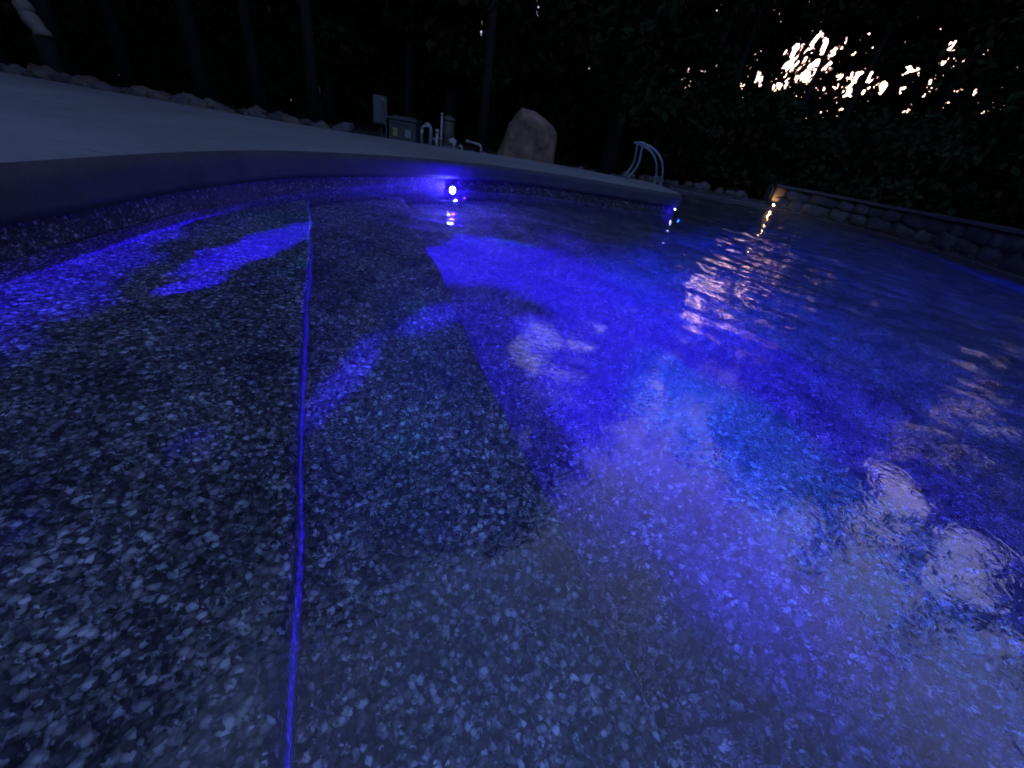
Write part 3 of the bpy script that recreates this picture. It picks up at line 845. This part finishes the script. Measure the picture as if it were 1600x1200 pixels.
def far_wood():
    V = []
    rg = np.random.default_rng(3)
    # (count, r0, r1, az0, az1, z0, z1, size)
    for n, r0, r1, a0, a1, z0, z1, s in ((7000, 36, 38, -110, -24, 2, 14, 1.7), (9000, 33, 36, -110, 130, -.3, 4.2, 1.3), (16000, 33, 37, -110, 130, -.3, 18, 1.5), (15000, 30, 36, 130, 250, 0, 13, 1.4),
                                        (170000, 29, 33, 3, 48, 1.0, 12, .2), (20000, 29, 33, -30, 3, 1.0, 10, .42),
                                        (30000, 27, 32, -110, 130, 0, 19, .55), (14000, 32, 36, -110, -6, 6, 32, 1.6), (16000, 27, 32, -5, 70, 6, 22, .5)):
        az = np.radians(rg.uniform(a0, a1, n)); r = rg.uniform(r0, r1, n)
        # ragged treetops
        topz = z1*(.72+.28*np.sin(np.degrees(az)*.31+1)*np.sin(np.degrees(az)*.83))+1.5*vnoise(np.degrees(az)*.45+30, 0*az+3)
        z = z0+(topz-z0)*rg.random(n)**.9
        c = np.stack([r*np.sin(az), r*np.cos(az), z], 1)
        if s > 1:      # coarse mass: keep clear of the openings
            cut = open_sky(c) | open_sky(c+[0, 0, .5]) | open_sky(c-[0, 0, .5]) | open_sky(c*[.985, 1.01, 1]) | open_sky(c*[1.015, .99, 1])
            az_ = np.degrees(az); el_ = np.degrees(np.arctan2(z-.7, r))
            cut |= (az_ > 8) & (az_ < 40) & (el_ > 5.5) & (el_ < 16)
        else: cut = open_sky(c)
        c = c[~cut]
        V.append((c, s))
    vs, qs, o_ = [], [], 0
    for c, s in V:
        v_, q_ = leaf_quads(c, s, rg)
        if s > 1: pass
        vs.append(v_); qs.append(q_+o_); o_ += len(v_)
    # thin hanging sprays across the openings
    n = 15000
    az = np.radians(rg.uniform(6, 42, n)); el = np.radians(rg.uniform(4, 17, n)); rr_ = rg.uniform(26, 30, n)
    keep = vnoise(np.degrees(az)*2.1, np.degrees(el)*1.3+11) > .38
    az, el, rr_ = az[keep], el[keep], rr_[keep]
    c = np.stack([rr_*np.sin(az), rr_*np.cos(az), .7+rr_*np.tan(el)], 1); n = len(c)
    d = np.stack([rg.normal(.28, .3, n), rg.normal(0, .3, n), np.ones(n)], 1)*rg.uniform(.1, .32, n)[:, None]
    sd_ = np.stack([np.cos(az), -np.sin(az), rg.normal(0, .3, n)], 1)*rg.uniform(.02, .07, n)[:, None]
    v_ = np.stack([c-d, c+sd_, c+d, c-sd_], 1).reshape(-1, 3)
    vs.append(v_); qs.append(np.arange(n*4).reshape(n, 4)+o_); o_ += len(v_)
    me = np_mesh('far_wood', np.concatenate(vs), np.concatenate(qs))
    o = link('far_wood', me, M['leaf'])
    tag(o, 'dark mass of woodland closing off the garden', 'wood', kind='stuff')
far_wood()

def undergrowth():
    rg = np.random.default_rng(9)
    n = 30000
    az = np.radians(rg.uniform(-75, 75, n)); r = rg.uniform(17, 24, n)
    z = rg.random(n)*(1.2+2.2*vnoise(np.degrees(az)*.3+50, r*.3))
    c = np.stack([r*np.sin(az), r*np.cos(az), z], 1)
    c = c[~open_sky(c)]
    v_, q_ = leaf_quads(c, .3, rg)
    o = link('undergrowth', np_mesh('undergrowth', v_, q_), M['leaf2'])
    tag(o, 'dense dark undergrowth at the foot of the wood', 'undergrowth', kind='stuff')
undergrowth()

def tree(x, y, h, base, rad, seed, label, group, lean=(0, 0), trunk_r=.16, nleaf=5200, leaf=.24, lm='leaf', trunk_only=False, name='tree', tm='bark'):
    rg = np.random.default_rng(seed); rd = random.Random(seed)
    t = empty(name, (x, y, 0), 0, label=label, cat='tree', group=group)
    bm = bmesh.new()
    n = 9
    path = []
    for k in range(n+1):
        f = k/n
        path.append(Vector((lean[0]*f*h+.25*math.sin(f*5+seed)*f, lean[1]*f*h+.2*math.cos(f*4+seed)*f, f*h*.93-.1)))
    tube(bm, path, [trunk_r*(1-.8*k/n)*(1.35 if k == 0 else 1) for k in range(n+1)], 9)
    limbs = []
    for k in range(9):
        f = rd.uniform(max(.25, base/h), .9)
        p = path[int(f*n)]; a = rd.uniform(0, 6.28); L = rad*rd.uniform(.5, .95)
        e = p+Vector((math.cos(a)*L, math.sin(a)*L, L*rd.uniform(.15, .7)))
        m_ = p.lerp(e, .5)+Vector((0, 0, .12*L))
        tube(bm, [p, m_, e], [trunk_r*.33, trunk_r*.2, trunk_r*.07], 6)
        limbs.append(e); limbs.append(m_)
    link('trunk', bm_mesh(bm, 'trunk'), M[tm], t, smooth=True)
    # crown of leaf clumps round the limbs and the leader
    cl = []
    ncl = 34
    for k in range(ncl):
        f = rd.random()
        z = base+(h-base)*f
        prof_ = rad*(math.sin(math.pi*(.12+.86*f**.8))**.6)
        a = rd.uniform(0, 6.28); q_ = prof_*math.sqrt(rd.random())
        ax = path[min(n, int(f*n))]
        cl.append((ax.x+q_*math.cos(a), ax.y+q_*math.sin(a), z, rd.uniform(.5, 1.15)*rad*.42))
    for e in limbs: cl.append((e.x, e.y, e.z, rad*.3))
    cl = np.array(cl)
    w = cl[:, 3]**2; w /= w.sum()
    pick = rg.choice(len(cl), nleaf, p=w)
    d = rg.normal(size=(nleaf, 3)); d /= np.linalg.norm(d, axis=1)[:, None]
    c = cl[pick, :3]+d*(cl[pick, 3]*rg.random(nleaf)**.4)[:, None]*[1, 1, .72]
    wc = c+np.array([x, y, 0])
    c = c[~open_sky(wc) & (wc[:, 2] > .4)]
    v_, q_ = leaf_quads(c, leaf, rg)
    link('crown', np_mesh('crown', v_, q_), M[lm], t)
    return t

def pol(az, r): return r*math.sin(R(az)), r*math.cos(R(az))
rt = random.Random(40)
# the wood's edge
k = 0
for az in np.arange(-100, 12, 6.2):
    r = rt.uniform(14.5, 18) if az > -62 else rt.uniform(11.5, 14)
    x, y = pol(az+rt.uniform(-2, 2), r)
    tree(x, y, rt.uniform(16, 21), rt.uniform(1.2, 3), rt.uniform(2.2, 3.1), 100+k, 'tall dark leafy tree in the wood behind the left deck', 'trees of the wood', nleaf=12000, leaf=.29, trunk_r=rt.uniform(.12, .22), lm='leaf' if k % 3 else 'leaf2'); k += 1
for az in np.arange(8, 46, 5.3):
    x, y = pol(az+rt.uniform(-1.5, 1.5), rt.uniform(21, 25))
    tree(x, y, rt.uniform(14, 17), rt.uniform(5.5, 7), rt.uniform(2.2, 2.9), 100+k, 'bare stemmed tree standing before the bright gap in the canopy', 'trees of the wood', nleaf=6500, trunk_r=rt.uniform(.1, .2), lean=(rt.uniform(-.01, .05), 0)); k += 1
for az in np.arange(10, 50, 7.0):
    x, y = pol(az+rt.uniform(-2, 2), rt.uniform(17.5, 20))
    tree(x, y, rt.uniform(2.6, 3.6), .2, rt.uniform(1.5, 1.9), 100+k, 'low dark bushy tree below the bright gap in the canopy', 'trees of the wood', nleaf=3600, trunk_r=.07, leaf=.2, lm='leaf2'); k += 1
for az in np.arange(44, 112, 6.5):
    x, y = pol(az+rt.uniform(-2, 2), rt.uniform(18, 22))
    tree(x, y, rt.uniform(10, 12.5), rt.uniform(.8, 2), rt.uniform(2.4, 3.2), 100+k, 'dark leafy tree behind the boulder retaining wall', 'trees of the wood', nleaf=7000, trunk_r=rt.uniform(.12, .2)); k += 1
# broken pale trunks catching the light
def broken(x, y, z0, z1, w, label, seed, lean):
    bm = bmesh.new()
    t = empty('broken_trunk', (x, y, 0), 0, label=label, cat='dead tree')
    n = 10
    rings = []
    for k in range(n+1):
        f = k/n
        rings.append(Vector((lean*f*(z1-z0)+.04*math.sin(f*7+seed), 0, z0+(z1-z0)*f)))
    tube(bm, [(0, 0, -.1), (lean*.1, 0, z0*.5), (0, 0, z0)], [w*.62, w*.56, w*.55], 10)
    link('stump', bm_mesh(bm, 'stump'), M['bark'], t, smooth=True)
    bm = bmesh.new()
    tube(bm, rings, [w*(.5+.06*math.sin(k*1.9+seed))*(1 if k < n-2 else (1-.42*(k-n+2))) for k in range(n+1)], 12)
    for v_ in bm.verts: v_.co += v_.co.normalized()*.02*noise.noise(v_.co*6)
    s = link('torn_wood', bm_mesh(bm, 'torn_wood'), M['pale_wood'], t, smooth=True); s['label'] = 'pale barkless wood'
broken(-9.1, 8.0, .86, 1.38, .24, 'broken tree trunk with pale torn wood at far left', 1, -.32)
broken(-6.56, 12.2, .62, 1.12, .24, 'slim broken trunk with a pale torn patch above the left rocks', 4, -.06)
for j, (x, y) in enumerate([(-9.3, 5.6) if False else (-11.5, 4.5), (-9.6, 8.6), (-6.2, 11.4), (-12.5, .5), (-2.2, 13.3)]):
    tree(x, y, 20, 4.5+j % 3, 4.2, 300+j, 'tall near tree whose dark crown hangs high over the left deck', 'trees of the wood', nleaf=11000, leaf=.32, trunk_r=.13)

# ------------------------------------------------------------------ world, sun, camera
w = bpy.data.worlds.new('World'); sc.world = w; w.use_nodes = True
nt = w.node_tree
bg = nt.nodes['Background']
sky = nt.nodes.new('ShaderNodeTexSky'); sky.sky_type = 'NISHITA'; sky.sun_disc = False
SUN_EL, SUN_AZ = 4.5, 32.0
sky.sun_elevation = R(SUN_EL); sky.sun_rotation = R(SUN_AZ)
sky.altitude = 200; sky.air_density = 1.0; sky.dust_density = 2.0; sky.ozone_density = 3.0
tint = nt.nodes.new('ShaderNodeMix'); tint.data_type = 'RGBA'; tint.blend_type = 'MULTIPLY'; tint.inputs['Factor'].default_value = 1
tint.inputs['B'].default_value = (1.36, .93, 1.1, 1)
nt.links.new(sky.outputs[0], tint.inputs['A']); nt.links.new(tint.outputs['Result'], bg.inputs[0]); bg.inputs[1].default_value = .15
sl = bpy.data.lights.new('sun', 'SUN'); sl.energy = .15; sl.angle = R(3); sl.color = (1, .75, .5)
so = bpy.data.objects.new('sun', sl); COL.objects.link(so)
sd = Vector((math.sin(R(SUN_AZ))*math.cos(R(SUN_EL)), math.cos(R(SUN_AZ))*math.cos(R(SUN_EL)), math.sin(R(SUN_EL))))
so.rotation_euler = sd.to_track_quat('Z', 'Y').to_euler(); so.location = sd*40

cam = bpy.data.cameras.new('camera'); co = bpy.data.objects.new('camera', cam); COL.objects.link(co); sc.camera = co
cam.sensor_width = 36; cam.lens = 13.5; cam.dof.use_dof = True; cam.dof.focus_distance = 1.25; cam.dof.aperture_fstop = 2.8; cam.clip_start = .01; cam.clip_end = 500
pitch, roll = R(32.585), R(10.481)
fwd = Vector((0, math.cos(pitch), -math.sin(pitch))); up0 = Vector((0, math.sin(pitch), math.cos(pitch))); rt0 = Vector((1, 0, 0))
rgt = rt0*math.cos(roll)+up0*math.sin(roll); up = -rt0*math.sin(roll)+up0*math.cos(roll)
co.matrix_world = Matrix(((rgt.x, up.x, -fwd.x, 0), (rgt.y, up.y, -fwd.y, 0), (rgt.z, up.z, -fwd.z, .7), (0, 0, 0, 1)))

sc.render.engine = 'CYCLES'
cy = sc.cycles
cy.caustics_refractive = True; cy.caustics_reflective = False
cy.max_bounces = 8; cy.transmission_bounces = 6; cy.glossy_bounces = 4; cy.diffuse_bounces = 3; cy.transparent_max_bounces = 8
cy.use_denoising = True
try: cy.denoiser = 'OPENIMAGEDENOISE'
except Exception: pass
cy.sample_clamp_indirect = 3
sc.view_settings.view_transform = 'Standard'; sc.view_settings.look = 'None'; sc.view_settings.gamma = 1; sc.view_settings.exposure = 2.5
